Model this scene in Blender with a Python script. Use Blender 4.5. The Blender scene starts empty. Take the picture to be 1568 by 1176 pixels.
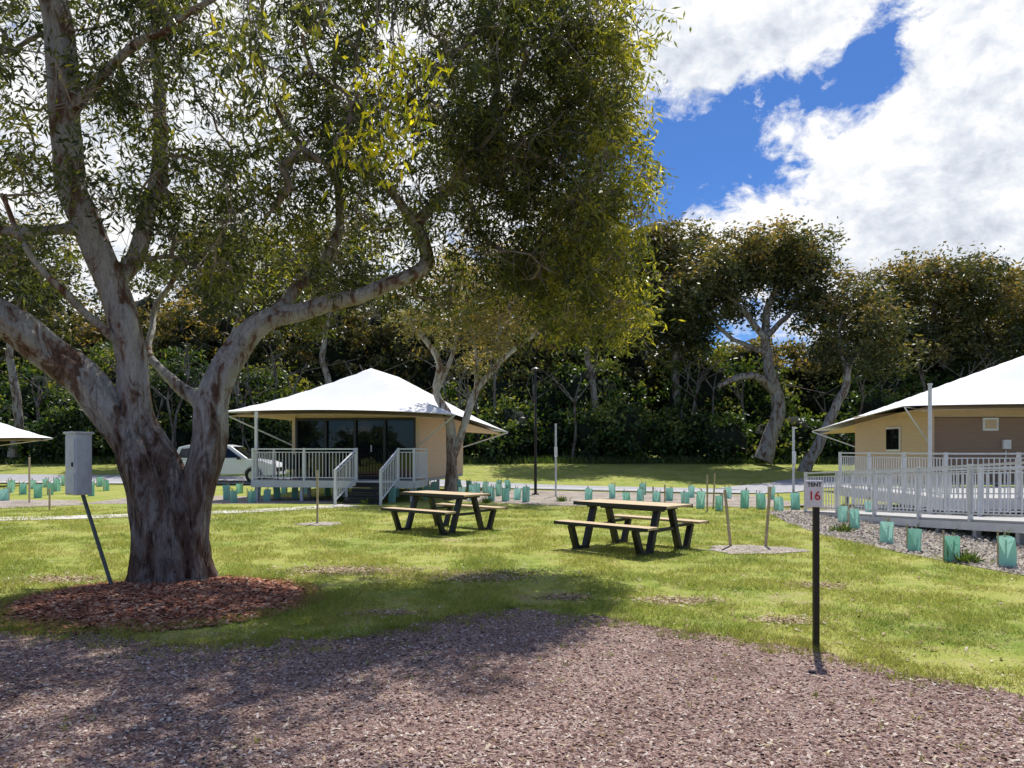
import bpy, math, random
import numpy as np
from mathutils import Vector, noise, Matrix
rng=np.random.default_rng(7); random.seed(7)
F=1140.0; EYE=1.6
def P(u,v,y):            # survey bearings (from the eye point) at a real distance y in metres
    return np.array([(u-784)/F*y, y, EYE-(v-690)/F*y])
def sstep(a,b,x):
    t=np.clip((x-a)/(b-a),0,1); return t*t*(3-2*t)
def gz(x,y): return 0.9*sstep(33,46,y)+1.8*sstep(48,110,y)

# ------------------------------------------------------------------ nodes
def newmat(name):
    m=bpy.data.materials.new(name); m.use_nodes=True
    nt=m.node_tree; nt.nodes.clear()
    out=nt.nodes.new('ShaderNodeOutputMaterial'); b=nt.nodes.new('ShaderNodeBsdfPrincipled')
    nt.links.new(b.outputs[0],out.inputs[0]); return m,nt,b,out
def mapping(nt,scale=(1,1,1),src='Position'):
    g=nt.nodes.new('ShaderNodeNewGeometry') if src=='Position' else nt.nodes.new('ShaderNodeTexCoord')
    mp=nt.nodes.new('ShaderNodeMapping'); mp.inputs['Scale'].default_value=scale
    nt.links.new(g.outputs['Position' if src=='Position' else 'Object'],mp.inputs[0]); return mp.outputs[0]
def ntex(nt,vec,scale,detail=4,rough=.55,dist=0):
    n=nt.nodes.new('ShaderNodeTexNoise'); n.inputs['Scale'].default_value=scale; n.inputs['Detail'].default_value=detail
    n.inputs['Roughness'].default_value=rough; n.inputs['Distortion'].default_value=dist
    nt.links.new(vec,n.inputs['Vector']); return n.outputs['Fac']
def vtex(nt,vec,scale,out='Distance'):
    n=nt.nodes.new('ShaderNodeTexVoronoi'); n.inputs['Scale'].default_value=scale
    nt.links.new(vec,n.inputs['Vector']); return n.outputs[out]
def ramp(nt,fac,stops):
    r=nt.nodes.new('ShaderNodeValToRGB'); e=r.color_ramp.elements
    while len(e)<len(stops): e.new(.5)
    for k,(p,c) in enumerate(stops):
        e[k].position=p; e[k].color=(c[0],c[1],c[2],1) if isinstance(c,(tuple,list)) else (c,c,c,1)
    nt.links.new(fac,r.inputs[0]); return r.outputs[0]
def mix(nt,fac,a,b,mode='MIX'):
    m=nt.nodes.new('ShaderNodeMix'); m.data_type='RGBA'; m.blend_type=mode
    for s,val in ((m.inputs[0],fac),(m.inputs[6],a),(m.inputs[7],b)):
        if isinstance(val,(int,float)): s.default_value=val
        elif isinstance(val,tuple): s.default_value=(val[0],val[1],val[2],1)
        else: nt.links.new(val,s)
    return m.outputs[2]
def M(nt,op,a,b=0.0,c=0.0):
    m=nt.nodes.new('ShaderNodeMath'); m.operation=op
    for s,val in zip(m.inputs,(a,b,c)):
        if isinstance(val,(int,float)): s.default_value=val
        else: nt.links.new(val,s)
    return m.outputs[0]
def bump(nt,b,h,strength=.5,dist=.02):
    n=nt.nodes.new('ShaderNodeBump'); n.inputs['Strength'].default_value=strength; n.inputs['Distance'].default_value=dist
    nt.links.new(h,n.inputs['Height']); nt.links.new(n.outputs[0],b.inputs['Normal'])
def attr(nt,name):
    a=nt.nodes.new('ShaderNodeAttribute'); a.attribute_name=name; return a.outputs['Fac']
def simple(name,col,rough=.6,var=.15,scale=6,bmp=0,metal=0,stretch=(1,1,1),bscale=None):
    m,nt,b,o=newmat(name); v=mapping(nt,stretch,'Object')
    n=ntex(nt,v,scale,6,.65)
    c0=tuple(max(0,c*(1-var*1.6)) for c in col); c1=tuple(min(1,c*(1+var)) for c in col)
    nt.links.new(ramp(nt,n,[(.3,c0),(.7,c1)]),b.inputs['Base Color'])
    b.inputs['Roughness'].default_value=rough; b.inputs['Metallic'].default_value=metal
    if bmp: bump(nt,b,ntex(nt,v,bscale or scale*6,5),bmp,.01)
    return m

def grass_color(nt):
    v=mapping(nt)
    a=ntex(nt,v,.55,7,.68,.6); f=ntex(nt,v,4.5,6,.72); ff=ntex(nt,v,38,3,.7)
    base=ramp(nt,a,[(.3,(.155,.235,.032)),(.45,(.265,.325,.048)),(.57,(.37,.385,.08)),(.72,(.46,.42,.13))])
    base=mix(nt,ramp(nt,f,[(.44,.0),(.7,.68)]),base,(.50,.44,.19))
    base=mix(nt,ramp(nt,f,[(.32,.55),(.44,0.)]),base,(.12,.19,.028))
    base=mix(nt,ramp(nt,ff,[(.3,.55),(.55,0.)]),base,(.11,.155,.028))
    return base,f,ff,v
def m_grass():
    m,nt,b,o=newmat('lawn_grass'); c,f,ff,v=grass_color(nt)
    d=ntex(nt,v,1.0,6,.7,.8)
    c=mix(nt,ramp(nt,d,[(.57,0.),(.67,.75)]),c,(.38,.29,.17))
    nt.links.new(c,b.inputs['Base Color']); b.inputs['Roughness'].default_value=.9; b.inputs['Specular IOR Level'].default_value=.15
    bump(nt,b,ntex(nt,v,60,4,.8),.5,.02); return m
def leafmat(name,stops,trans=.35,rough=.45):
    m,nt,b,o=newmat(name); t=attr(nt,'tint')
    c=ramp(nt,t,stops); nt.links.new(c,b.inputs['Base Color']); b.inputs['Roughness'].default_value=rough
    b.inputs['Specular IOR Level'].default_value=.45
    tr=nt.nodes.new('ShaderNodeBsdfTranslucent'); 
    nt.links.new(mix(nt,1.0,c,(2.0,1.95,.6),'MULTIPLY'),tr.inputs[0])
    ms=nt.nodes.new('ShaderNodeMixShader'); ms.inputs[0].default_value=trans
    nt.links.new(b.outputs[0],ms.inputs[1]); nt.links.new(tr.outputs[0],ms.inputs[2]); nt.links.new(ms.outputs[0],o.inputs[0]); return m
def m_blade():
    m,nt,b,o=newmat('grass_blades'); c,f,ff,v=grass_color(nt); t=attr(nt,'tint')
    c=mix(nt,ramp(nt,t,[(.35,0.),(1,.6)]),c,(.55,.53,.17)); c=mix(nt,ramp(nt,t,[(0,.5),(.3,0.)]),c,(.12,.21,.03))
    nt.links.new(c,b.inputs['Base Color']); b.inputs['Roughness'].default_value=.6; b.inputs['Specular IOR Level'].default_value=.2
    tr=nt.nodes.new('ShaderNodeBsdfTranslucent'); nt.links.new(mix(nt,1.0,c,(1.3,1.27,1.),'MULTIPLY'),tr.inputs[0])
    ms=nt.nodes.new('ShaderNodeMixShader'); ms.inputs[0].default_value=.42
    nt.links.new(b.outputs[0],ms.inputs[1]); nt.links.new(tr.outputs[0],ms.inputs[2]); nt.links.new(ms.outputs[0],o.inputs[0]); return m
def m_gravel(name,a,bb,c,s=55):
    m,nt,b,o=newmat(name); v=mapping(nt)
    col=vtex(nt,v,s,'Color'); sep=nt.nodes.new('ShaderNodeSeparateColor'); nt.links.new(col,sep.inputs[0])
    base=ramp(nt,sep.outputs[0],[(0,a),(.55,bb),(1,c)])
    big=ntex(nt,v,1.1,7,.7,.4); base=mix(nt,ramp(nt,big,[(.36,.6),(.52,0.)]),base,tuple(x*.55 for x in a))
    base=mix(nt,ramp(nt,big,[(.55,.0),(.72,.35)]),base,c)
    dst=vtex(nt,v,s); base=mix(nt,ramp(nt,dst,[(.4,0.),(.8,.75)]),base,tuple(x*.32 for x in a))
    nt.links.new(base,b.inputs['Base Color']); b.inputs['Roughness'].default_value=.95; b.inputs['Specular IOR Level'].default_value=.1
    h=M(nt,'SUBTRACT',ntex(nt,v,9,4),dst); bump(nt,b,h,.8,.018); return m
def m_chips(name,stops,rough=.95):
    m,nt,b,o=newmat(name); nt.links.new(ramp(nt,attr(nt,'tint'),stops),b.inputs['Base Color'])
    b.inputs['Roughness'].default_value=rough; b.inputs['Specular IOR Level'].default_value=.08; return m
def m_bark(name,pale=1.0,low=1.9):
    m,nt,b,o=newmat(name); v=mapping(nt,(1,1,.38)); vs=mapping(nt,(1,1,.10)); vf=mapping(nt,(1,1,.22))
    n=ntex(nt,v,5.6,9,.66,.8); st=ntex(nt,vs,24,7,.74,.4); sf=ntex(nt,vf,60,4,.7,.2)
    smooth=ramp(nt,n,[(.37,(.16*pale,.09*pale,.06*pale)),(.44,(.29*pale,.19*pale,.14*pale)),(.475,(.42*pale,.38*pale,.34*pale)),(.60,(.57*pale,.55*pale,.51*pale)),(.75,(.47*pale,.46*pale,.45*pale))])
    rough=ramp(nt,n,[(.34,(.16,.10,.075)),(.46,(.31,.21,.16)),(.54,(.45,.37,.32)),(.68,(.62,.57,.52))])
    g=nt.nodes.new('ShaderNodeNewGeometry'); s=nt.nodes.new('ShaderNodeSeparateXYZ'); nt.links.new(g.outputs['Position'],s.inputs[0])
    zz=M(nt,'ADD',s.outputs[2],M(nt,'MULTIPLY',M(nt,'SUBTRACT',n,.5),3.0))
    f=M(nt,'MULTIPLY',M(nt,'SUBTRACT',zz,low-.5),1.0); f.node.use_clamp=True
    c=mix(nt,f,rough,smooth)
    deep=M(nt,'SUBTRACT',1.0,M(nt,'MULTIPLY',f,.6))
    c=mix(nt,M(nt,'MULTIPLY',ramp(nt,st,[(.38,.92),(.48,0.)]),deep),c,mix(nt,1.0,c,(.2,.175,.16),'MULTIPLY'))
    c=mix(nt,ramp(nt,sf,[(.35,.45),(.5,0.)]),c,mix(nt,1.0,c,(.4,.36,.33),'MULTIPLY'))
    nt.links.new(c,b.inputs['Base Color']); b.inputs['Roughness'].default_value=.9; b.inputs['Specular IOR Level'].default_value=.15
    bump(nt,b,M(nt,'ADD',M(nt,'MULTIPLY',st,M(nt,'MULTIPLY',deep,1.8)),M(nt,'ADD',n,M(nt,'MULTIPLY',sf,.4))),1.0,.07); return m

G=m_grass(); BL=m_blade()
GRAV=m_gravel('gravel_brown',(.27,.165,.132),(.43,.295,.25),(.60,.47,.40),64)
PEB=m_gravel('pebble_bed',(.36,.30,.24),(.50,.43,.36),(.66,.6,.53),34)
MUL=m_gravel('bark_mulch',(.15,.06,.035),(.30,.13,.08),(.40,.22,.14),45)
GCH=m_chips('gravel_chips',[(0,(.17,.10,.082)),(.5,(.39,.262,.222)),(.85,(.58,.45,.38)),(1,(.85,.74,.62))])
MCH=m_chips('mulch_chips',[(0,(.15,.055,.035)),(.5,(.42,.17,.10)),(.85,(.52,.29,.19)),(1,(.6,.47,.35))])
LIT=m_chips('leaf_litter',[(0,(.2,.12,.07)),(.5,(.44,.32,.19)),(1,(.72,.62,.48))])
BARK=m_bark('gum_bark',1.2); BARK2=m_bark('gum_bark_far',.75,-5); TWIG=simple('twig_bark',(.34,.28,.23),.9,.3)
LEAF=leafmat('gum_leaves',[(0,(.032,.045,.022)),(.4,(.082,.102,.036)),(.7,(.20,.215,.05)),(1,(.50,.44,.07))],.42,.36)
LEAFY=leafmat('sunlit_gum_leaves',[(0,(.14,.19,.02)),(.6,(.42,.40,.03)),(1,(.66,.56,.04))],.55)  # yellow of sunlit leaves painted into the leaf colour
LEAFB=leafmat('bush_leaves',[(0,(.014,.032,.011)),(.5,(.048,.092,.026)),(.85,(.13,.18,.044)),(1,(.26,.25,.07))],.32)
LEAFE=leafmat('distant_gum_leaves',[(0,(.026,.038,.018)),(.5,(.074,.086,.036)),(.8,(.18,.155,.06)),(1,(.36,.24,.10))],.30)
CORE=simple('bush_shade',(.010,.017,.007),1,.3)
WHITE=simple('white_canvas',(.86,.86,.87),.55,.03,1.2,.05)
TAN=simple('tan_canvas',(.64,.47,.29),.75,.06,3); TANW=simple('beige_cladding',(.66,.50,.33),.7,.06,2,.1,0,(1,1,8))
BROWN=simple('brown_cladding',(.31,.205,.145),.7,.08,2,.1,0,(1,1,8))
BLK=simple('black_steel',(.012,.012,.013),.42,.2,8,.1); DARK=simple('dark_frame',(.012,.012,.014),.35,.1)
GLASS,nt_,b_,_=newmat('dark_glass'); b_.inputs['Roughness'].default_value=.02; b_.inputs['IOR'].default_value=1.52
vv=mapping(nt_,(1,1,1),'Object'); nt_.links.new(ramp(nt_,ntex(nt_,vv,.9,3),[(.35,(.004,.005,.006)),(.7,(.014,.016,.02))]),b_.inputs['Base Color'])
bump(nt_,b_,ntex(nt_,vv,1.3,1),.12,.02)
GALV=simple('galvanised_steel',(.68,.69,.70),.5,.08,5,.05,.12); WPAINT=simple('white_paint',(.82,.82,.82),.45,.05)
CONC=simple('concrete',(.64,.61,.54),.85,.12,3,.2); ASPH=simple('road_asphalt',(.38,.38,.395),.9,.12,3,.3)
WOOD=simple('pine_timber',(.64,.47,.28),.65,.25,5,.2,0,(1.2,14,14)); STAKE=simple('stake_timber',(.54,.42,.28),.8,.2,8,.2)
DECKW=simple('deck_boards',(.44,.43,.41),.75,.15,6,.2,0,(2,20,1)); BOXG=simple('meter_box_grey',(.72,.74,.74),.5,.1,9,.05,.05)
GREEN=simple('dark_green_pole',(.12,.14,.125),.5,.2)
TEAL=leafmat('tree_guard_plastic',[(0,(.32,.66,.55)),(1,(.50,.82,.72))],.35,.5)
for n_ in TEAL.node_tree.nodes:
    if n_.type=='MIX': n_.inputs[7].default_value=(1.1,1.1,1.1,1)
CARP=simple('car_paint_white',(.85,.85,.85),.2,.02); TYRE=simple('tyre_rubber',(.02,.02,.02),.85,.1); RIM=simple('alloy_rim',(.5,.5,.5),.3,.05,5,0,.8)
REDL=simple('red_lettering',(.6,.03,.03),.5,.02); BLKL=simple('black_lettering',(.02,.02,.02),.5,.02); LAMPG=simple('tail_lamp_red',(.4,.02,.02),.2,.05)

# ------------------------------------------------------------------ mesh helpers
def link(o,parent=None):
    bpy.context.scene.collection.objects.link(o)
    if parent: o.parent=parent
    return o
def empty(name,loc=(0,0,0),rz=0):
    e=bpy.data.objects.new(name,None); e.location=loc; e.rotation_euler=(0,0,rz); e.empty_display_size=.3; return link(e)
def npmesh(name,V,Q,mats,tint=None,parent=None,smooth=False,mi=None):
    V=np.asarray(V,np.float32); Q=np.asarray(Q,np.int32); k=Q.shape[1]
    me=bpy.data.meshes.new(name); me.vertices.add(len(V)); me.vertices.foreach_set('co',V.ravel())
    me.loops.add(Q.size); me.loops.foreach_set('vertex_index',Q.ravel())
    me.polygons.add(len(Q)); me.polygons.foreach_set('loop_start',np.arange(0,Q.size,k,dtype=np.int32))
    me.polygons.foreach_set('loop_total',np.full(len(Q),k,np.int32))
    for m in mats: me.materials.append(m)
    if mi is not None: me.polygons.foreach_set('material_index',np.asarray(mi,np.int32))
    me.update(calc_edges=True)
    if tint is not None:
        a=me.attributes.new('tint','FLOAT','FACE'); a.data.foreach_set('value',np.asarray(tint,np.float32))
    me.polygons.foreach_set('use_smooth',np.full(len(Q),smooth,bool))
    return link(bpy.data.objects.new(name,me),parent)
class MB:
    def __init__(s): s.v=[];s.f=[];s.m=[]
    def add(s,vs,fs,m=0):
        o=len(s.v); s.v+= [tuple(map(float,x)) for x in vs]; s.f+=[tuple(i+o for i in f) for f in fs]; s.m+=[m]*len(fs)
    def box(s,c,d,m=0,rz=0):
        x,y,z=[k/2 for k in d]; co=math.cos(rz); si=math.sin(rz); vs=[]
        for sz in(-z,z):
            for sx,sy in((-x,-y),(x,-y),(x,y),(-x,y)): vs.append((c[0]+sx*co-sy*si,c[1]+sx*si+sy*co,c[2]+sz))
        s.add(vs,[(3,2,1,0),(4,5,6,7),(0,1,5,4),(1,2,6,5),(2,3,7,6),(3,0,4,7)],m)
    def beam(s,p,q,w,h,m=0,up=(0,0,1)):
        p=Vector(p);q=Vector(q);d=(q-p).normalized();u=Vector(up)
        if abs(d.dot(u))>.98: u=Vector((0,1,0))
        a=d.cross(u).normalized(); b=a.cross(d); vs=[]
        for e in(p,q):
            for i,j in((-1,-1),(1,-1),(1,1),(-1,1)): vs.append(e+a*i*w/2+b*j*h/2)
        s.add(vs,[(3,2,1,0),(4,5,6,7),(0,1,5,4),(1,2,6,5),(2,3,7,6),(3,0,4,7)],m)
    def cyl(s,p,q,r0,r1=None,n=12,m=0):
        r1=r0 if r1 is None else r1; p=Vector(p);q=Vector(q);d=(q-p).normalized();u=Vector((0,0,1)) if abs(d.z)<.9 else Vector((1,0,0))
        a=d.cross(u).normalized();b=a.cross(d);vs=[]
        for e,r in((p,r0),(q,r1)):
            for i in range(n): t=2*math.pi*i/n; vs.append(e+a*math.cos(t)*r+b*math.sin(t)*r)
        s.add(vs,[(i,(i+1)%n,n+(i+1)%n,n+i) for i in range(n)]+[tuple(range(n))[::-1],tuple(range(n,2*n))],m)
    def build(s,name,mats,parent=None,bevel=0):
        me=bpy.data.meshes.new(name); me.from_pydata(s.v,[],s.f)
        for m in mats: me.materials.append(m)
        me.polygons.foreach_set('material_index',s.m); me.update()
        o=link(bpy.data.objects.new(name,me),parent)
        if bevel:
            b=o.modifiers.new('bevel','BEVEL'); b.width=bevel; b.segments=2; b.limit_method='ANGLE'
        return o
def cr(pts,step):
    pts=[np.asarray(p,float) for p in pts]; A=[2*pts[0]-pts[1]]+pts+[2*pts[-1]-pts[-2]]; out=[]
    for i in range(1,len(A)-2):
        L=np.linalg.norm((A[i+1]-A[i])[:3]); k=max(1,int(math.ceil(L/step)))
        for j in range(k):
            t=j/k; out.append(.5*((2*A[i])+(-A[i-1]+A[i+1])*t+(2*A[i-1]-5*A[i]+4*A[i+1]-A[i+2])*t*t+(-A[i-1]+3*A[i]-3*A[i+1]+A[i+2])*t**3))
    out.append(pts[-1]); return np.array(out)
class Tubes:
    def __init__(s): s.V=[];s.Q=[];s.n=0
    def tube(s,pts,rad,n=6,rough=0,sd=0.0,freq=1.0):
        pts=np.asarray(pts); m=len(pts); T=np.gradient(pts,axis=0); T/=np.linalg.norm(T,axis=1)[:,None]+1e-9
        a=np.cross(T[0],[0.3,1,.1]); a/=np.linalg.norm(a); R=[]
        th=np.arange(n)*2*math.pi/n; L=0
        for i in range(m):
            a=a-T[i]*np.dot(a,T[i]); a/=np.linalg.norm(a)+1e-9; b=np.cross(T[i],a)
            if i: L+=np.linalg.norm(pts[i]-pts[i-1])
            rr=np.full(n,rad[i])
            if rough:
                for k in range(n):
                    c,sn=math.cos(th[k]),math.sin(th[k])
                    w=noise.noise(Vector((c*1.1+sd,sn*1.1,L*.6*freq)))*.9+noise.noise(Vector((c*4+sd,sn*4,L*1.1*freq)))*.45+(.5-abs(noise.noise(Vector((c*9+sd,sn*9,L*1.8*freq)))))*.42-.18
                    rr[k]*=1+rough*w
            R.append(pts[i]+np.outer(np.cos(th)*rr,a)+np.outer(np.sin(th)*rr,b))
        V=np.concatenate(R); i=np.arange(m-1)[:,None]*n; j=np.arange(n)[None]; j2=(j+1)%n
        Q=np.stack([i+j,i+j2,i+n+j2,i+n+j],-1).reshape(-1,4)
        s.V.append(V); s.Q.append(Q+s.n); s.n+=len(V)
    def build(s,name,mat,parent=None): return npmesh(name,np.concatenate(s.V),np.concatenate(s.Q),[mat],parent=parent,smooth=True)
def leafquads(p,d,L,W):
    n=len(p); d=d/(np.linalg.norm(d,axis=1)[:,None]+1e-9); r=rng.normal(size=(n,3)); s=np.cross(d,r); s/=np.linalg.norm(s,axis=1)[:,None]+1e-9
    L=np.broadcast_to(L,(n,))[:,None]; W=np.broadcast_to(W,(n,))[:,None]
    V=np.stack([p,p+d*L*.42+s*W/2,p+d*L,p+d*L*.42-s*W/2],1).reshape(-1,3)
    return V,np.arange(4*n).reshape(n,4)
def grow(limbs,attr_,step=.25,tip=.005,expo=2.3,wig=.12,cap=.6,sag=0.0):
    pos=[];lim=[]
    for l in limbs:
        for q in l: pos.append(q[:3]); lim.append(q[3])
    n0=len(pos); pos=list(map(np.array,pos)); par=[-1]*n0
    A=np.asarray(attr_); base=np.array(pos); D=np.full(len(A),1e9); NI=np.zeros(len(A),int)
    for i in range(len(A)):
        d=np.linalg.norm(base-A[i],axis=1); NI[i]=d.argmin(); D[i]=d.min()
    done=np.zeros(len(A),bool); chains=[]
    for _ in range(len(A)):
        k=np.where(done,1e9,D).argmin(); done[k]=True; p0=pos[NI[k]]; p1=A[k]; d=D[k]; m=max(2,int(math.ceil(d/step)))
        off=rng.normal(size=3)*wig*d; off2=rng.normal(size=3)*wig*.5*d; prev=NI[k]; ch=[prev]; new=[]
        for j in range(1,m+1):
            t=j/m; q=p0+(p1-p0)*t+off*math.sin(math.pi*t)+off2*math.sin(2*math.pi*t); q[2]-=sag*d*math.sin(math.pi*t)
            pos.append(q); par.append(prev); prev=len(pos)-1; ch.append(prev); new.append(q)
        chains.append(ch); new=np.array(new)
        rem=~done
        if rem.any():
            dd=np.linalg.norm(A[rem][:,None]-new[None],axis=2); mn=dd.min(1); am=dd.argmin(1); idx=np.where(rem)[0]; b=mn<D[rem]
            D[idx[b]]=mn[b]; NI[idx[b]]=len(pos)-len(new)+am[b]
    ar=np.zeros(len(pos)); 
    for ch in chains: ar[ch[-1]]+=tip**expo
    for i in range(len(pos)-1,n0-1,-1):
        if par[i]>=0: ar[par[i]]+=ar[i]
    r=ar**(1/expo); r=np.maximum(r,tip*.8); pos=np.array(pos)
    out=[]
    for ch in chains:
        rr=r[ch].copy(); rr[0]=rr[1]
        if ch[0]<n0: rr=np.minimum(rr,lim[ch[0]]*cap)
        out.append((pos[ch],rr))
    return out
def ell(c,r,n,shell=.0):
    d=rng.normal(size=(n,3)); d/=np.linalg.norm(d,axis=1)[:,None]; q=(shell**3+(1-shell**3)*rng.random(n))**(1/3)
    return np.asarray(c)+d*q[:,None]*np.asarray(r)

# ------------------------------------------------------------------ ground
xs=np.unique(np.concatenate([np.linspace(-600,-60,10),np.linspace(-60,60,61),np.linspace(60,600,10)]))
ys=np.unique(np.concatenate([np.linspace(-200,-12,6),np.linspace(-12,30,22),np.linspace(30,60,61),np.linspace(60,900,24)]))
X,Y=np.meshgrid(xs,ys); Z=gz(X,Y); nx=len(xs); i,j=np.meshgrid(np.arange(len(ys)-1),np.arange(nx-1),indexing='ij'); b=i*nx+j
npmesh('grass_ground',np.stack([X,Y,Z],-1).reshape(-1,3),np.stack([b,b+1,b+nx+1,b+nx],-1).reshape(-1,4),[G],smooth=True)
EX=[-20,-8,-4.6,-3.65,-2.73,-1.97,-1.35,-.9,-.16,.36,1.1,1.77,2.4,2.88,3.37,6,14]
EY=[8,7,6.7,6.56,6.18,6.18,6.33,7.0,7.45,7.3,7.1,6.4,5.88,5.33,4.9,3.2,0]
def edge(x,j=1.0):
    x=np.asarray(x,float); return np.interp(x,EX,EY)+j*(.08*np.sin(x*3.1+1)+.05*np.sin(x*8.7)+.04*np.sin(x*23+2)+.025*np.sin(x*51)+.02*np.sin(x*97+x*x))
gx=np.linspace(-20,14,1400); e=edge(gx); fr=np.concatenate([np.linspace(0,.1,4),np.linspace(.2,1,6)])
V=np.stack([np.stack([gx,e+(-14-e)*f,np.full_like(gx,.006)],-1) for f in fr]); n=len(gx)
i,j=np.meshgrid(np.arange(len(fr)-1),np.arange(n-1),indexing='ij'); b=i*n+j
npmesh('gravel_driveway',V.reshape(-1,3),np.stack([b,b+n,b+n+1,b+1],-1).reshape(-1,4),[GRAV])
def blob(name,c,rx,ry,mat,z=.01,h=.0,n=160,seed=0,am=1.0):
    th=np.arange(n)*2*math.pi/n; V=[];K=7
    for k in range(K+1):
        t=k/K
        for a in th:
            w=1+am*(.10*math.sin(3*a+seed)+.06*math.sin(7*a+seed*2)+.04*math.sin(17*a+seed)+.03*math.sin(41*a))
            V.append((c[0]+rx*w*t*math.cos(a),c[1]+ry*w*t*math.sin(a),z+h*(1-t*t)))
    Q=[(k*n+i,(k*n+(i+1)%n),((k+1)*n+(i+1)%n),((k+1)*n+i)) for k in range(K) for i in range(n)]
    Q=[q[::-1] for q in Q]; return npmesh(name,V,Q,[mat],smooth=True)
MC=(-3.72,7.95); MR=(1.5,1.35)
mul=blob('bark_mulch_bed',MC,MR[0],MR[1],MUL,.012,.07,seed=1.3)
PATCH=[(-2.2,9.9,.75,.36),(-.4,9.45,.6,.38),(1.75,7.9,.42,.2),(.6,8.1,.3,.16),(2.6,7.0,.35,.16),(-1.2,7.3,.35,.14),(3.6,8.8,.3,.2),(-5.6,9.2,.5,.25)]
def flat(name,pts,mat,z):
    mb=MB(); mb.add([(x,y,z+gz(x,y)) for x,y in pts],[tuple(range(len(pts)))]); return mb.build(name,[mat])
def strip(name,pts,w,mat,z,step=.7):
    c=cr([(p[0],p[1],0) for p in pts],step); T=np.gradient(c,axis=0); T/=np.linalg.norm(T,axis=1)[:,None]; N_=np.stack([-T[:,1],T[:,0],0*T[:,0]],1)
    V=[]
    for s in(-.5,0,.5): 
        q=c+N_*w*s; q[:,2]=gz(q[:,0],q[:,1])+z; V.append(q)
    m=len(c); V=np.concatenate(V); Q=[(a*m+i,a*m+i+1,(a+1)*m+i+1,(a+1)*m+i) for a in range(2) for i in range(m-1)]
    return npmesh(name,V,Q,[mat],smooth=True)
strip('asphalt_road',[(-60,38),(-30,37),(-14,36),(-5,35),(0,33),(5,30.6),(9,29.2),(10.5,31),(13,33.5),(20,36),(60,38)],3.4,ASPH,.03)
strip('road_kerb',[(-60,36),(-30,35.2),(-14,34.2),(-5,33.2),(-.6,31.2),(4.4,28.8),(8.5,27.4)],.25,CONC,.1)
strip('concrete_path',[(-40,14.5),(-20,15.8),(-11.7,17.4),(-7,19.6),(-4.7,21.7)],1.0,CONC,.012)
flat('pebble_garden_bed',[(6.6,19.3),(6.1,16.5),(5.85,13.8),(6.1,11.5),(6.5,9.6),(7.4,8),(16,8),(16,22),(9,22),(7.4,21)],PEB,.008)
bed2=flat('pebble_garden_bed',[(1.4,21.6),(5.5,21.2),(8.6,20.6),(8.8,26.6),(4.3,28.3),(-.8,30.6),(-1.8,27),(-2.3,24.2),(-1.2,23.2)],PEB,.008)
flat('pebble_garden_bed',[(-13,22.3),(-9,22.3),(-5.4,22.5),(-5.4,25),(-13,27)],PEB,.008)
flat('pebble_garden_bed',[(-30,21.4),(-14,20.5),(-12.6,22),(-14,24),(-30,25)],PEB,.008)
blob('mulch_ring',(3.9,12.0),.75,.55,PEB,.01,.02,seed=2); blob('mulch_ring',(-4.15,16.2),.5,.4,PEB,.01,.02,seed=4)

# ground cover
def in_mulch(x,y,k=1.0): return ((x-MC[0])/MR[0])**2+((y-MC[1])/MR[1])**2<k
def inside(x,y,poly):
    r=np.zeros(len(x),bool); m=len(poly)
    for a in range(m):
        x1,y1=poly[a];x2,y2=poly[(a+1)%m]; c=((y1>y)!=(y2>y))&(x<(x2-x1)*(y-y1)/(y2-y1+1e-12)+x1); r^=c
    return r
PB=[(6.6,19.3),(6.1,16.5),(5.85,13.8),(6.1,11.5),(6.5,9.6),(7.4,8),(16,8),(16,22)]
def sample(n,y0,y1,wx=.95):
    y=y0*(y1/y0)**rng.random(n); x=(rng.random(n)*2-1)*wx*y; return x,y
x,y=sample(480000,4.3,21); k=(y>edge(x)-.02)&~in_mulch(x,y,.95)&~inside(x,y,PB)
k&=~((((x-3.9)/.7)**2+((y-12)/.5)**2<1)|(((x+4.15)/.45)**2+((y-16.2)/.35)**2<1))
x=x[k];y=y[k]
dn=np.array([noise.noise(Vector((a*1.3,b*1.3,5)))+.5*noise.noise(Vector((a*4,b*4,2))) for a,b in zip(x,y)])
pf=np.ones(len(x))
for (a_,b2,c_,d_) in PATCH: pf=np.minimum(pf,np.clip((((x-a_)/c_)**2+((y-b2)/d_)**2)*1.1+dn*.8,.10,1))
pf*=np.clip(.35+(y-edge(x))*2.2+dn,.25,1)
keep=rng.random(len(x))<np.clip(.7+dn*1.7,.06,1)*pf; x=x[keep];y=y[keep];dn=dn[keep]
n=len(x); h=(.016+.018*rng.random(n)+.0012*y)*np.clip(1+dn*1.0,.45,1.7)
lean=rng.normal(size=(n,2))*.8; w=.0028+.0007*y; a=rng.random(n)*math.pi
p=np.stack([x,y,np.zeros(n)],1); sd=np.stack([np.cos(a),np.sin(a),0*a],1)*(w/2)[:,None]
tip_=p+np.stack([lean[:,0]*h,lean[:,1]*h,h],1)
npmesh('lawn_grass_blades',np.stack([p-sd,p+sd,tip_],1).reshape(-1,3),np.arange(3*n).reshape(n,3),[BL],tint=rng.random(n))
tx,ty=[],[]
for _ in range(620):
    cx=rng.uniform(-6,4.5); cy=edge(np.array([cx]))[0]+rng.normal()*.22
    if rng.random()<.35: 
        a=rng.random()*6.28; q_=rng.uniform(.95,1.12); cx=MC[0]+MR[0]*math.cos(a)*q_; cy=MC[1]+MR[1]*math.sin(a)*q_
    m=rng.integers(12,50); s_=rng.uniform(.03,.09); tx.append(cx+rng.normal(size=m)*s_); ty.append(cy+rng.normal(size=m)*s_)
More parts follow.
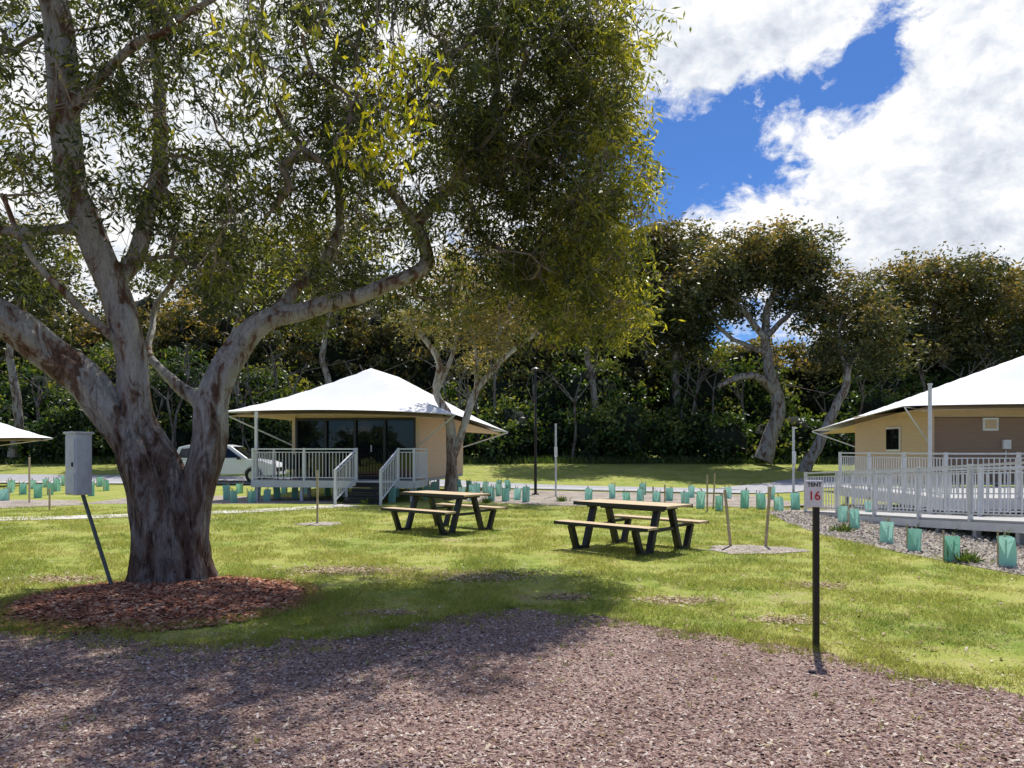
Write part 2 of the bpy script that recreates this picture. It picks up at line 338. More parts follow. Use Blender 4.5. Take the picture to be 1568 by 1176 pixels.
for _ in range(110):
    cx=rng.uniform(-3,3.5); cy=edge(np.array([cx]))[0]-rng.random()**2*2.4
    m=rng.integers(3,9); tx.append(cx+rng.normal(size=m)*.02); ty.append(cy+rng.normal(size=m)*.02)
for _ in range(110):
    cy=rng.uniform(6.5,15); cx=rng.uniform(-.7,.5)*cy
    if cy>edge(np.array([cx]))[0]: 
        m=rng.integers(25,60); tx.append(cx+rng.normal(size=m)*.07); ty.append(cy+rng.normal(size=m)*.07)
x=np.concatenate(tx);y=np.concatenate(ty);n=len(x);h=.02+.05*rng.random(n);lean=rng.normal(size=(n,2))*.6;a=rng.random(n)*3.14
p=np.stack([x,y,np.full(n,.005)],1); sd=np.stack([np.cos(a),np.sin(a),0*a],1)*.0035
npmesh('grass_tufts',np.stack([p-sd,p+sd,p+np.stack([lean[:,0]*h,lean[:,1]*h,h],1)],1).reshape(-1,3),np.arange(3*n).reshape(n,3),[BL],tint=rng.random(n)*.6)
def chips(name,x,y,z,smin,smax,mat,el=1.6,flatness=.35,pw=2.5,tp=1.2):
    n=len(x); s=smin+(smax-smin)*rng.random(n)**pw; a=rng.random(n)*6.28
    c=np.stack([x,y,z+s*flatness*.5],1); d1=np.stack([np.cos(a),np.sin(a),rng.normal(size=n)*.25],1)*(s*el/2)[:,None]
    d2=np.stack([-np.sin(a),np.cos(a),rng.normal(size=n)*.3],1)*(s/2)[:,None]; up=np.stack([rng.normal(size=n)*.2,rng.normal(size=n)*.2,np.ones(n)],1)*(s*flatness)[:,None]
    V=np.stack([c-d1-d2*.6,c+d1*.8-d2,c+d1+d2*.7,c-d1*.7+d2,c+up],1).reshape(-1,3)
    o=np.arange(n)[:,None]*5; T=np.stack([np.stack([o[:,0]+i_,o[:,0]+(i_+1)%4,o[:,0]+4],1) for i_ in range(4)],1).reshape(-1,3)
    return npmesh(name,V,T,[mat],tint=np.repeat(rng.random(n)**tp,4))
x,y=sample(110000,2.9,7.8); k=y<edge(x)+.10*rng.normal(size=len(x)); x=x[k];y=y[k]
chips('gravel_stones',x,y,np.full(len(x),.005),.005,.023,GCH,1.5,.4,2.0,1.3)
x,y=sample(7000,2.9,7.9,.9); k=y<edge(x)+.3; x=x[k];y=y[k]
chips('bark_litter',x,y,np.full(len(x),.010),.005,.018,LIT,3.0,.2)
q=ell((0,0,0),(1,1,0),26000); rr=np.hypot(q[:,0],q[:,1]); x=MC[0]+q[:,0]*MR[0]*1.12;y=MC[1]+q[:,1]*MR[1]*1.12
chips('mulch_chips',x,y,.012+.07*np.clip(1-rr**2*1.2,0,1),.01,.040,MCH,2.2,.25)
x,y=sample(8000,5,20); k=(y>edge(x))&~inside(x,y,PB); x=x[k];y=y[k]
X2=[x];Y2=[y]
for (a_,b2,c_,d_) in PATCH:
    m=int(2200*c_*d_/.2); X2.append(a_+rng.normal(size=m)*c_*.6); Y2.append(b2+rng.normal(size=m)*d_*.6)
x=np.concatenate(X2);y=np.concatenate(Y2); chips('fallen_leaves',x,y,np.full(len(x),.014),.006,.024,LIT,2.5,.15)
x=rng.uniform(5.9,9,9000);y=rng.uniform(8.5,19.5,9000);k=inside(x,y,PB);chips('bed_pebbles',x[k],y[k],np.full(k.sum(),.008),.02,.055,m_chips('bed_pebble_stone',[(0,(.3,.25,.2)),(.6,(.52,.46,.38)),(1,(.7,.66,.58))]),1.3,.6)

# ------------------------------------------------------------------ main gum tree
tree=empty('gum_tree',(0,0,0))
def limb(l): return [np.append(P(u,v,y),r) for u,v,y,r in l]
trunk=[(266,915,9.05,.48),(265,893,9.1,.44),(264,855,9.1,.41),(258,805,9.1,.39),(244,750,9.1,.36),(222,700,9.1,.33),(207,650,9.1,.265),(205,598,9.05,.195),(202,545,9,.17),(186,482,8.95,.165),(162,420,8.9,.165),(136,360,8.85,.165),(114,290,8.8,.16),(102,210,8.75,.155),(96,130,8.7,.155),(92,60,8.7,.15),(80,-30,8.7,.145),(66,-150,8.8,.13),(90,-290,9,.09)]
left=[(230,730,9.1,.25),(196,668,9.05,.235),(156,618,8.95,.22),(116,576,8.85,.21),(68,538,8.7,.2),(20,497,8.5,.195),(-40,455,8.3,.18),(-120,390,8.1,.15),(-220,300,8,.11),(-300,150,8,.07)]
right=[(280,855,9.1,.30),(290,800,9.1,.255),(308,735,9.12,.215),(320,675,9.15,.205),(327,615,9.2,.19),(346,562,9.3,.17),(378,514,9.4,.15),(420,488,9.5,.13),(470,478,9.6,.12),(515,462,9.7,.11),(560,450,9.8,.10),(612,432,9.9,.10),(650,408,10,.10),(648,370,10,.09),(634,335,10,.08)]
side=[(170,440,8.9,.12),(205,395,9.2,.11),(228,325,9.5,.105),(246,260,9.7,.095),(244,150,9.9,.08),(236,20,10,.06),(260,-120,10,.04)]
s2=[(640,340,10,.085),(690,285,10.1,.07),(730,215,10.2,.06),(760,120,10.3,.05),(740,0,10.3,.035)]
s3=[(636,338,10,.07),(590,290,9.8,.055),(540,262,9.6,.045),(470,235,9.4,.035),(420,160,9.2,.03)]
s4=[(690,285,10.1,.05),(765,262,10.3,.045),(840,240,10.5,.035),(900,170,10.6,.025)]
s5=[(720,310,10.1,.04),(745,370,10.1,.035),(800,400,10.2,.02)]
s6=[(135,352,8.8,.07),(90,350,8.6,.06),(40,355,8.4,.055),(-30,350,8.2,.04)]
s7=[(410,490,9.5,.09),(470,430,9.9,.08),(512,370,10.2,.07),(520,300,10.4,.06),(500,200,10.5,.045),(520,60,10.6,.03)]
s8=[(322,640,9.15,.12),(288,600,9.4,.085),(255,575,9.7,.06),(228,545,10,.05),(235,480,10.3,.04),(280,400,10.5,.03)]
s9=[(98,190,8.75,.07),(150,120,8.3,.05),(230,60,7.9,.04),(330,-10,7.5,.03)]
s10=[(200,540,9,.06),(130,480,8.6,.045),(60,400,8.2,.035),(0,300,7.9,.025)]
LM=[limb(l) for l in(trunk,left,right,side,s2,s3,s4,s5,s6,s7,s8,s9,s10)]
T=Tubes()
for k,l in enumerate(LM):
    big=k<3; q=cr(l,.035 if big else .1); jit=np.zeros((len(q),3))
    for i in range(len(q)): jit[i]=np.array(noise.noise_vector(Vector(q[i,:3]*(2.2 if not big else 1.6))))*(.07 if not big else .045)*min(1,i/6)
    T.tube(q[:,:3]+jit,q[:,3],72 if big else 14,.27 if big else .2,sd=k*7.3)
for a in (195,235,285,325,20,100,150):
    a=math.radians(a+10); b0=P(266,893,9.1); d=np.array([math.cos(a),math.sin(a),0])
    q=cr([np.append(b0+d*.12+[0,0,.75],.14),np.append(b0+d*.30+[0,0,.28],.14),np.append(b0+d*.48+[0,0,-.06],.10)],.05)
    T.tube(q[:,:3],q[:,3],20,.3,sd=a)
T.build('trunk_and_limbs',BARK,tree)
E=[(P(120,110,8.8),(2.1,2.3,2.3),76),(P(400,80,9.3),(1.9,2.6,2.2),88),(P(640,80,9.8),(1.7,2.3,2.1),106),(P(810,120,10.3),(1.40,1.9,1.9),165),(P(900,90,10.4),(.75,1.2,1.3),48),
   (P(880,300,10.5),(1.12,1.6,1.35),120),(P(600,290,9.9),(1.5,2.0,1.15),52),(P(880,440,10.5),(.95,1.3,.62),58),(P(930,490,10.5),(.45,.8,.35),13),(P(700,420,10.4),(1.3,1.2,.42),30),
   (P(330,330,9.6),(1.4,1.9,1.0),42),(P(430,420,9.9),(1.0,1.3,.5),20),(P(440,-210,9.4),(4.6,3.0,1.9),150),(P(60,-200,8.2),(3,2.6,2),50),(P(-150,150,8.2),(1.7,2,2.6),44),(P(40,300,8.6),(1.0,1.4,1.0),16)]
A=np.concatenate([ell(c,r,n,.25) for c,r,n in E])
br=grow([cr(l,.2) for l in LM[0:]],A,.22,.0078,2.4,.14,.6)
T=Tubes()
for p,r in br: T.tube(p,r,5)
for p,r in br:
    for _ in range(6):
        d=rng.normal(size=3); d[2]-=.2; d/=np.linalg.norm(d); L=rng.uniform(.2,.6); o=p[-1] if rng.random()<.5 else p[rng.integers(1,len(p))]
        T.tube([o,o+d*L*.5+rng.normal(size=3)*.04,o+d*L+[0,0,-.08]],[.0055,.004,.002],3)
T.build('branches',TWIG,tree)
def clumps(C,per,sig,L,W,droop=.8,top=0,sub=3,lo=.08,hi=.62):
    ps=[];tt=[]; zmin=C[:,2].min(); zr=np.ptp(C[:,2])+1e-6
    for c in C:
        b0=rng.uniform(lo,hi)+top*(c[2]-zmin)/zr  # top: brighter, sunlit upper crown worked into the leaf tint by height
        for _ in range(sub):
            m=int(per/sub*rng.uniform(.4,1.6)); s=sig*rng.uniform(.5,1.0); o=c+rng.normal(size=3)*sig*1.15; q=o+rng.normal(size=(m,3))*s*np.array([1,1,.8]); ps.append(q)
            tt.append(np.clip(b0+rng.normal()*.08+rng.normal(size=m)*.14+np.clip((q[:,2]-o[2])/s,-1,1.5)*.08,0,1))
    p=np.concatenate(ps); n=len(p); d=rng.normal(size=(n,3)); d[:,2]=d[:,2]*.5-droop
    V,Q=leafquads(p,d,L*rng.uniform(.6,1.3,n),W*rng.uniform(.7,1.3,n)); t=np.concatenate(tt); return V,Q,t,p
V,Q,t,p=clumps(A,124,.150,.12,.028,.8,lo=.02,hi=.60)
t=np.clip(t+.42*sstep(-.2,2.1,p[:,0])*(p[:,2]<9),0,1)  # sun side of the crown: sunlight painted in as a yellower tint
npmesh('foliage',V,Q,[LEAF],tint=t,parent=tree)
def spray(name,cs,mat,per,L,W,org):
    Vs=[];Qs=[];ts=[];o=0;T=Tubes()
    for c,s in cs:
        m=int(per*s/.14); q=c+rng.normal(size=(m,3))*np.array([s,s,s*1.3]); d=rng.normal(size=(m,3))*.7; d[:,2]-=.9
        V,Q=leafquads(q,d,L*rng.uniform(.6,1.3,m),W); Vs.append(V);Qs.append(Q+o);o+=len(V);ts.append(rng.random(m))
        md=(org+c)/2+rng.normal(size=3)*.12; T.tube(cr([np.append(org,0),np.append(md,0),np.append(c,0)],.1)[:,:3],np.linspace(.008,.004,len(cr([np.append(org,0),np.append(md,0),np.append(c,0)],.1))),4)
        for _ in range(9):
            e_=q[rng.integers(m)]; T.tube([c,(c+e_)/2+[0,0,.03],e_],[.003,.002,.0015],3)
    npmesh(name,np.concatenate(Vs),np.concatenate(Qs),[mat],tint=np.concatenate(ts),parent=tree); T.build(name+'_twigs',simple('spray_twig',(.14,.10,.06),.9,.2),tree)
spray('sunlit_leaf_spray',[(P(u,v,6),s) for u,v,s in[(575,70,.11),(600,110,.12),(625,150,.11),(590,170,.10),(560,210,.10),(610,215,.09),(655,105,.08),(530,235,.09),(640,185,.08),(590,245,.08),(560,130,.08)]],LEAFY,64,.10,.03,P(600,-120,7.4))  # hanging spray with the sunlight already in its leaf colour
spray('leaf_spray',[(P(u,v,5.6),s) for u,v,s in[(385,60,.13),(405,110,.12),(370,120,.12),(420,165,.1),(480,30,.1)]],LEAF,80,.12,.028,P(400,-150,6.8))

# ------------------------------------------------------------------ gums
def gum(name,limbs,ells,per,sig,L,W,leaf,bark=BARK2,step=.6,tip=.014,rough=.2,n=12,top=.36):
    e=empty(name); LM=[limb(l) for l in limbs]; T=Tubes()
    for k,l in enumerate(LM):
        q=cr(l,.25); jit=np.array([np.array(noise.noise_vector(Vector(q[i,:3]*.7)))*.18*min(1,i/6) for i in range(len(q))]) if n>8 else 0
        T.tube(q[:,:3]+jit*(1 if step>.5 else .35),q[:,3],n,rough,sd=k*3.1+len(name))
    A=np.concatenate([ell(c,r,m,.45) for c,r,m in ells]); br=grow([cr(l,.4) for l in LM],A,step,tip,2.4,.14,.7)
    for p,r in br: T.tube(p,r,5)
    T.build('trunk_and_limbs',bark,e); V,Q,t,p=clumps(A,per,sig,L,W,.35,top); npmesh('foliage',V,Q,[leaf],tint=t,parent=e); return A
gum('young_gum_tree',[[(690,770,24.3,.24),(690,740,24.3,.19),(692,690,24.3,.175),(688,640,24.3,.15),(668,600,24.2,.12),(672,555,24,.10),(640,510,24,.08),(618,485,24,.05)],
 [(693,700,24.3,.14),(712,650,24.3,.12),(730,600,24.4,.11),(765,555,24.5,.09),(805,520,24.6,.07),(850,490,24.8,.045)],
 [(730,600,24.4,.08),(728,540,24.4,.06),(715,480,24.4,.05),(720,430,24.4,.03)],[(668,600,24.2,.09),(690,550,24.3,.07),(700,500,24.3,.05)]],
 [(P(655,475,24),(1.1,1.3,.8),20),(P(730,450,24.4),(1.6,1.5,.9),34),(P(830,460,24.7),(1.5,1.8,.9),30),(P(745,530,24.4),(1.4,1.2,.6),16),(P(740,400,24.4),(1.8,1.5,1.0),20),(P(880,440,24.7),(1.2,1.8,.9),10)],
 95,.25,.20,.05,leafmat('dry_gum_leaves',[(0,(.08,.085,.036)),(.5,(.21,.18,.07)),(1,(.50,.35,.15))],.38),BARK,.4,.011)
gum('gum_tree',[[(1168,705,43,.55),(1186,655,43,.42),(1192,610,43,.38),(1176,560,43,.3),(1172,515,43.3,.26),(1178,470,43.5,.2),(1190,430,43.5,.12)],
 [(1190,605,43,.26),(1165,580,42.5,.22),(1130,578,42,.18),(1100,590,42,.12)],[(1174,520,43,.2),(1140,480,43,.16),(1110,445,43,.1)],[(1174,515,43,.2),(1210,480,43.5,.14),(1235,440,44,.1)],[(1172,540,43,.17),(1120,520,43.5,.12),(1075,470,44,.09)]],
 [(P(1165,400,43.5),(3.3,3,1.3),60),(P(1095,420,43.5),(2.4,2.5,1.4),38),(P(1235,440,43.5),(1.6,2.5,1.8),32),(P(1215,395,43.5),(1.8,2,.9),20),(P(1130,460,43.5),(1.4,1.8,.9),10),(P(1060,455,43.5),(1.3,1.8,1.2),16)],175,.45,.30,.12,LEAFE)
gum('gum_tree',[[(1040,710,47,.34),(1042,640,47,.27),(1035,570,47,.23),(1040,500,47,.18),(1035,430,47,.12)],[(1036,560,47,.17),(1060,510,47,.13),(1080,470,47,.1)],[(1035,520,47,.13),(1005,470,47,.1),(1000,420,47,.08)]],
 [(P(1022,390,47),(2.2,2.2,1.6),38),(P(990,460,47),(2.2,2.2,2.4),52),(P(1050,440,47),(1.7,2,1.7),28),(P(1030,510,47),(2.0,1.8,1.2),22)],175,.5,.32,.13,LEAFE)
gum('gum_tree',[[(1230,725,40,.36),(1262,660,40,.27),(1290,600,40,.22),(1300,560,40,.17),(1330,520,40.5,.12),(1340,480,41,.1)],[(1298,570,40,.13),(1285,520,40.5,.1),(1290,480,41,.07)]],
 [(P(1315,480,41),(2.2,2,1.3),38),(P(1290,530,41),(1.5,1.5,1.1),18),(P(1350,530,41),(1.5,1.5,1.0),16)],130,.45,.28,.11,LEAFE)
gum('gum_tree',[[(1450,720,48,.45),(1448,650,48,.36),(1452,590,48,.3),(1440,540,48,.24),(1430,490,48,.18),(1435,450,48,.12)],[(1445,560,48,.2),(1490,520,48,.14),(1510,480,48,.1)],[(1442,550,48,.17),(1400,510,48,.13),(1370,480,48,.1)]],
 [(P(1430,430,48),(3.2,3,1.2),46),(P(1500,450,48),(2.2,2.5,1.5),34),(P(1375,465,48),(2.2,2.5,1.5),32),(P(1440,490,48),(2.6,2.2,1.0),14),(P(1400,530,48),(3,2.2,1.2),22),(P(1500,530,48),(2.6,2.2,1.2),20)],175,.46,.32,.12,LEAFE)
gum('gum_tree',[[(1600,720,50,.5),(1590,600,50,.4),(1580,500,50,.2)]],[(P(1585,470,50),(3.0,3,1.6),52),(P(1570,530,50),(3.2,3,1.4),40)],175,.5,.32,.12,LEAFE)
for (u,y,r) in((500,46,.25),(360,46,.26),(20,44,.30),(905,46,.24)):
    gum('gum_tree',[[(u,700,y,r),(u+8,620,y,r*.8),(u-6,540,y,r*.7),(u+10,460,y,r*.4)]],[(P(u,410,y),(3.6,2.5,2.6),60)],150,.5,.34,.13,LEAFE)

# forest mass
def forest(name,specs,L=.30,W=.15,mat=LEAFB,dens=7,face=-.35):
    import bmesh
    bm=bmesh.new(); bmesh.ops.create_icosphere(bm,subdivisions=3,radius=1); bv=np.array([v.co[:] for v in bm.verts]); bf=np.array([[v.index for v in f.verts] for f in bm.faces]); bm.free()
    CV=[];CF=[];o=0;LC=[];T=[]
    for (x,y,h,r) in specs:
        z0=float(gz(x,y)); c=np.array([x,y,z0+h*.5]); rad=np.array([r,r*.9,h*.5])
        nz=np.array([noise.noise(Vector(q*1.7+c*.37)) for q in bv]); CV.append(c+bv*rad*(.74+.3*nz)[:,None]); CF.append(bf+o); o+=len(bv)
        m=int(dens*r*h*.5)+8; d=rng.normal(size=(m,3)); d[:,1]+=face; d/=np.linalg.norm(d,axis=1)[:,None]; cc=c+d*rad*rng.uniform(.8,1.15,m)[:,None]; cc[:,2]=np.maximum(cc[:,2],z0+.2)
        bt=rng.uniform(-.2,.18)
        for q in cc:
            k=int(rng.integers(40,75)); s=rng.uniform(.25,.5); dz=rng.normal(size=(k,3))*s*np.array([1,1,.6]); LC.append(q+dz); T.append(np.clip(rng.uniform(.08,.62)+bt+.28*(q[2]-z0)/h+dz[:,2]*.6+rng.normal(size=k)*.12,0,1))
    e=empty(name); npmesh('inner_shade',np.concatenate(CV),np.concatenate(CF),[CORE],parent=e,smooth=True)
    p=np.concatenate(LC);d=rng.normal(size=p.shape);d[:,2]-=.2;V,Q=leafquads(p,d,L*rng.uniform(.6,1.3,len(p)),W*rng.uniform(.7,1.3,len(p)))
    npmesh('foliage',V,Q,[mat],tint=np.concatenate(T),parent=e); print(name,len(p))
sp=[]
for x in np.arange(-50,56,2.1): sp.append((x+rng.normal()*.5,45.6+rng.normal()*.6,rng.uniform(2.0,4.4),rng.uniform(1.2,1.9)))
for x in np.arange(-52,58,3.0): sp.append((x+rng.normal()*.7,48.5+rng.normal()*.8,rng.uniform(4.6,7.4),rng.uniform(1.9,2.6)))
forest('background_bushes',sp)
sp=[]
for x in np.arange(-60,66,3.6):
    add=2.2 if x<10 else (.5 if x<21 else 1.8)
    sp.append((x+rng.normal()*.9,53+rng.normal()*1.2,rng.uniform(7.4,9.6)+add,rng.uniform(2.4,3.4)))
for x in np.arange(-60,9,4.5): sp.append((x+rng.normal(),58,rng.uniform(11.5,15),rng.uniform(3,4)))
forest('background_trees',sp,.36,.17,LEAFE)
sp=[(x+rng.normal()*1.5,-34+rng.normal()*3,rng.uniform(4,9),rng.uniform(2.5,4)) for x in np.arange(-60,61,6.5)]
forest('background_trees',sp,.5,.25,LEAFB,3,.35)
T=Tubes()
for _ in range(56):
    x=rng.uniform(-42,44); y=rng.uniform(44.2,46.0); z=gz(x,y); h=rng.uniform(4,7.5); l=rng.normal()*1.0; r=rng.uniform(.05,.13)
    q=cr([(x,y,z,r),(x+l*.4,y,z+h*.35,r*.8),(x+l*.5+rng.normal()*.3,y,z+h*.7,r*.65),(x+l+rng.normal()*.4,y+.3,z+h,r*.3)],.4); T.tube(q[:,:3],q[:,3],7,.15,sd=x)
    for _ in range(3):
        k=len(q)*2//3; o_=q[k,:3]; T.tube([o_,o_+[rng.normal()*.7,0,1.0],o_+[rng.normal()*1.4,.3,2.1]],[r*.5,r*.35,r*.15],5)
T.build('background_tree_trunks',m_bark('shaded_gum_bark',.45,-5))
n=30000; x=rng.uniform(-45,45,n); y=44.3+rng.normal(size=n)*.5; d=rng.normal(size=(n,3))*.5; d[:,2]=1
V,Q=leafquads(np.stack([x,y,gz(x,y)],1),d,rng.uniform(.2,.6,n),.05); npmesh('long_grass',V,Q,[LEAFB],tint=rng.random(n)*.6+.3)

# ------------------------------------------------------------------ safari tent cabins
def railing(mb,p,q,h=1.0,gap=.11,m=0,first=0,t=.018):
    p=np.array(p,float);q=np.array(q,float);L=np.linalg.norm((q-p)[:2]);up=np.array([0,0,1.])
    mb.beam(p+up*h,q+up*h,.05,.04,m); mb.beam(p+up*.1,q+up*.1,.035,.03,m); mb.beam(p+up*(h-.1),q+up*(h-.1),.03,.025,m)
    k=max(2,int(L/gap))
    for i in range(1,k): 
        a=p+(q-p)*i/k; mb.beam(a+up*.1,a+up*(h-.1),t,t,m)
    kp=max(1,int(round(L/1.6)))
    for i in range(first,kp+1): 
        a=p+(q-p)*i/kp; mb.beam(a-up*.05,a+up*(h+.03),.065,.065,m)
def membrane(name,c,apex,zr,k,mat,parent,pull=.35,N=36,dz=0,thick=.012,pw=1.12):
    c=[np.array(q,float) for q in c]; V=[]
    for a in range(N+1):
        for b in range(N+1):
            s=a/N;t=b/N; q=(c[0]*(1-s)+c[1]*s)*(1-t)+(c[3]*(1-s)+c[2]*s)*t
            S=2*s-1;Tt=2*t-1
            q[1]-= pull*np.sign(Tt)*abs(Tt)**3*(1-S*S); q[0]-=pull*np.sign(S)*abs(S)**3*(1-Tt*Tt)
            d=max(abs(S),max(0,(abs(Tt)-k)/(1-k))); q[2]+= (zr-q[2])*(1-d)**pw+ .12*(d**6)*(1-(abs(S)*abs(Tt))**2)+dz; V.append(q)
    Q=[(a*(N+1)+b,(a+1)*(N+1)+b,(a+1)*(N+1)+b+1,a*(N+1)+b+1) for a in range(N) for b in range(N)]
    o=npmesh(name,V,Q,[mat],parent=parent); m=o.modifiers.new('t','SOLIDIFY'); m.thickness=thick; return o
def cabin(name,loc,rz,wid,dep,corners,zr,front='glass',fl=.65,deck=True,k=.35):
    e=empty(name,loc,rz); H=2.95
    w=MB(); t=.1
    w.box((-t/2,dep/2,(fl+H)/2),(t,dep,H-fl),0); w.box((-wid+t/2,dep/2,(fl+H)/2),(t,dep,H-fl),0)
    w.box((-wid/2,dep-t/2,(fl+H)/2),(wid-2*t-.01,t,H-fl),0); w.box((-wid/2,t/2,H-.13),(wid-2*t-.01,t,.26),0)
    w.box((-wid/2,dep/2,fl-.06),(wid-.02,dep-.02,.1),2)
    for xx in(-wid,0):
        w.box((xx,-.02,(fl+H)/2),(.12,.05,H-fl+.02),1)
    w.box((.012,dep/2,H-.06),(.03,dep,.12),1)
    if front!='glass': w.box((-wid/2,t/2,(fl+H-.28)/2),(wid-2*t-.01,t,H-.28-fl),3)
    w.build('walls',[TANW,TANW,DECKW,BROWN],e)
    s=MB()
    for xx in np.arange(-wid+.4,.01,(wid-.6)/3):
        for yy in(.3,dep/2,dep-.3): s.box((xx,yy,(fl-.11)/2),(.1,.1,fl-.11),0)
    s.build('stumps',[GALV],e)
    if front=='glass':
        g=MB(); g.box((-wid/2,.06,(fl+H-.26)/2),(wid-2*t-.02,.02,H-.26-fl),0); g.build('glass_doors',[GLASS],e)
        f=MB(); n=4; W0=wid-2*t
        for i in range(n+1): f.box((-wid+t+W0*i/n,.0,(fl+H-.26)/2),(.085,.10,H-.26-fl-.01),0)
        for i in range(n):
            cx=-wid+t+W0*(i+.5)/n; f.box((cx,.004,fl+.05),(W0/n-.09,.09,.10),0); f.box((cx,.004,H-.31),(W0/n-.09,.09,.09),0)
        f.box((-wid+t+W0*.125*3,.034,fl+1.0),(W0/n-.09,.03,.03),0); f.box((-wid+t+W0*.64,-.05,fl+1.02),(.03,.04,.22),1)
        f.build('door_frames',[DARK,GALV],e)
    membrane('roof',corners,None,zr,k,WHITE,e)
    cc=[np.array(q,float) for q in corners]; ctr=sum(cc)/4
    membrane('inner_fly',[ctr+(q-ctr)*np.array([.96,.97,1])+np.array([0,0,-.13]) for q in cc],None,zr-.42,k,TAN,e,pull=.36)
    st=MB()
    for q,b_ in zip(corners,((-wid,0),(0,0),(0,dep),(-wid,dep))):
        st.cyl((b_[0],b_[1],1.75),(q[0],q[1],q[2]-.03),.025,m=0,n=8); st.cyl((b_[0],b_[1],2.85),(q[0],q[1],q[2]-.02),.02,m=0,n=8)
    st.build('roof_struts',[GALV],e)
    return e
c1=cabin('tent_cabin',(-3.1,24.5,0),math.radians(-8.5),4.3,7.0,[(-6.1,-1.5,2.85),(1.55,-1.35,2.72),(1.7,8.4,2.42),(-6.1,8.4,2.6)],4.55)
d=MB(); fl=.65
d.box((-2.35,-.78,fl-.03),(5.3,1.5,.05),0); d.box((-2.35,-1.56,fl-.1),(5.3,.05,.22),1); d.box((.33,-.78,fl-.1),(.05,1.5,.22),1); d.box((-5.03,-.78,fl-.1),(.05,1.5,.22),1)
for xx in(-4.9,-3.4,-1.9,.2): d.box((xx,-1.4,.28),(.09,.09,.55),1)
d.build('deck',[DECKW,GALV],c1)
r=MB(); railing(r,(-5.0,-1.5,fl),(-1.55,-1.5,fl)); railing(r,(-.2,-1.5,fl),(.3,-1.5,fl)); railing(r,(.3,-1.5,fl),(.3,-.05,fl),first=1); railing(r,(-5,-1.5,fl),(-5,-.05,fl),first=1)
railing(r,(-1.55,-1.5,fl),(-1.75,-2.75,0.02),first=1); railing(r,(-.2,-1.5,fl),(-.35,-2.75,0.02),first=1); r.box((-4.93,-1.42,1.75),(.08,.08,2.2),0); r.build('deck_railing',[WPAINT],c1)
s=MB()
for i in range(4):
    s.box((-.93-.03*i,-1.72-.27*i,fl-.16*(i+1)+.0),(1.22,.28,.04),0); s.box((-.93-.03*i,-1.60-.27*i,fl-.16*(i+.5)-.02),(1.2,.02,.12),0)
s.build('steps',[BLK],c1)
s=MB(); s.box((-4.3,-.55,1.0),(.5,.45,.04),0); s.box((-4.3,-.36,1.25),(.5,.04,.45),0)
for xx in(-4.52,-4.08):
    for yy in(-.75,-.36): s.box((xx,yy,.825),(.04,.04,.33),0)
s.build('deck_chair',[DARK],c1,.004)
c2=cabin('tent_cabin',(24.5,24,0),0,11.0,5.3,[(-12.7,-1.6,2.95),(1.7,-1.6,2.9),(1.7,7,2.6),(-12.0,7.0,2.42)],5.3,front='brown',fl=.6,k=.05)
w=MB(); X0=-4.0; w.box((X0-7.03,2.3,2.0),(.05,.95,.86),0); w.box((X0-7.065,2.08,2.0),(.03,.40,.72),1); w.box((X0-7.065,2.52,2.0),(.03,.40,.72),1)
w.box((X0-5.1,-.03,2.45),(.5,.06,.42),0); w.box((X0-5.1,-.07,2.45),(.36,.03,.28),2); w.box((X0-4.6,-.06,1.8),(.25,.1,.3),0); w.cyl((X0-4.6,-.03,1.6),(X0-4.6,-.03,.8),.02,m=0,n=8); w.box((X0-3.4,-.04,1.8),(.3,.06,.3),0)
w.box((X0-7.0,-.06,1.8),(.14,.05,2.3),2); w.build('window_and_vents',[WPAINT,GLASS,TANW],c2,.005)
w=MB(); w.box((-5.5,-.03,2.83),(11.1,.05,.2),0); w.box((-11.035,2.65,2.83),(.05,5.3,.2),0); w.build('trim',[TAN],c2)
c3=cabin('tent_cabin',(-24.5,27,0),math.radians(-4),4.3,7.0,[(-6.1,-1.5,2.5),(3.6,-1.8,1.72),(2.2,8.4,2.2),(-6.1,8.4,2.4)],4.2)
r=MB(); railing(r,(-5.0,-1.5,.6),(3.6,-1.5,.6)); r.box((-.7,-.78,.55),(8.6,1.5,.08),0); r.build('deck_railing',[WPAINT],c3)
rp=empty('access_ramp')
Lp=[(7.65,19.4,.03),(8.2,15.0,.26),(8.55,12.2,.43),(8.8,9.5,.46)]; Rp=[(9.0,19.6,.03),(9.55,15.2,.26),(12.5,12.5,.43),(12.5,9.6,.46)]
s=MB()
for i in range(3):
    a,b,c,d_=Lp[i],Lp[i+1],Rp[i+1],Rp[i]; dn=lambda p,k: (p[0],p[1],p[2]-k)
    s.add([a,b,c,d_,dn(a,.04),dn(b,.04),dn(c,.04),dn(d_,.04)],[(0,1,2,3),(7,6,5,4),(0,4,5,1),(1,5,6,2),(2,6,7,3),(3,7,4,0)],0)
    s.beam(dn(a,.12),dn(b,.12),.06,.15,1); s.beam(dn(d_,.12),dn(c,.12),.06,.15,1)
    for t in(0.15,.5,.85):
        p=[a[k]+(b[k]-a[k])*t for k in range(3)]; s.box((p[0]+.12,p[1],max(.05,p[2]-.16)/2),(.1,.1,max(.05,p[2]-.16)),1)
s.build('ramp_deck',[DECKW,GALV],rp)
s=MB(); s.box((13.9,19.5,.5),(8.4,5.6,.06),0); s.box((9.665,19.5,.4),(.06,5.6,.24),1); s.box((13.9,16.66,.4),(8.4,.05,.24),1)
for xx in(9.9,12,14): 
    for yy in(16.9,19.5,22): s.box((xx,yy,.23),(.1,.1,.46),1)
s.build('platform',[DECKW,GALV],rp)
r=MB()
for i in range(3): railing(r,Lp[i],Lp[i+1],.98,.12,first=0 if i==0 else 1)
railing(r,Rp[0],Rp[1],.98,.12)
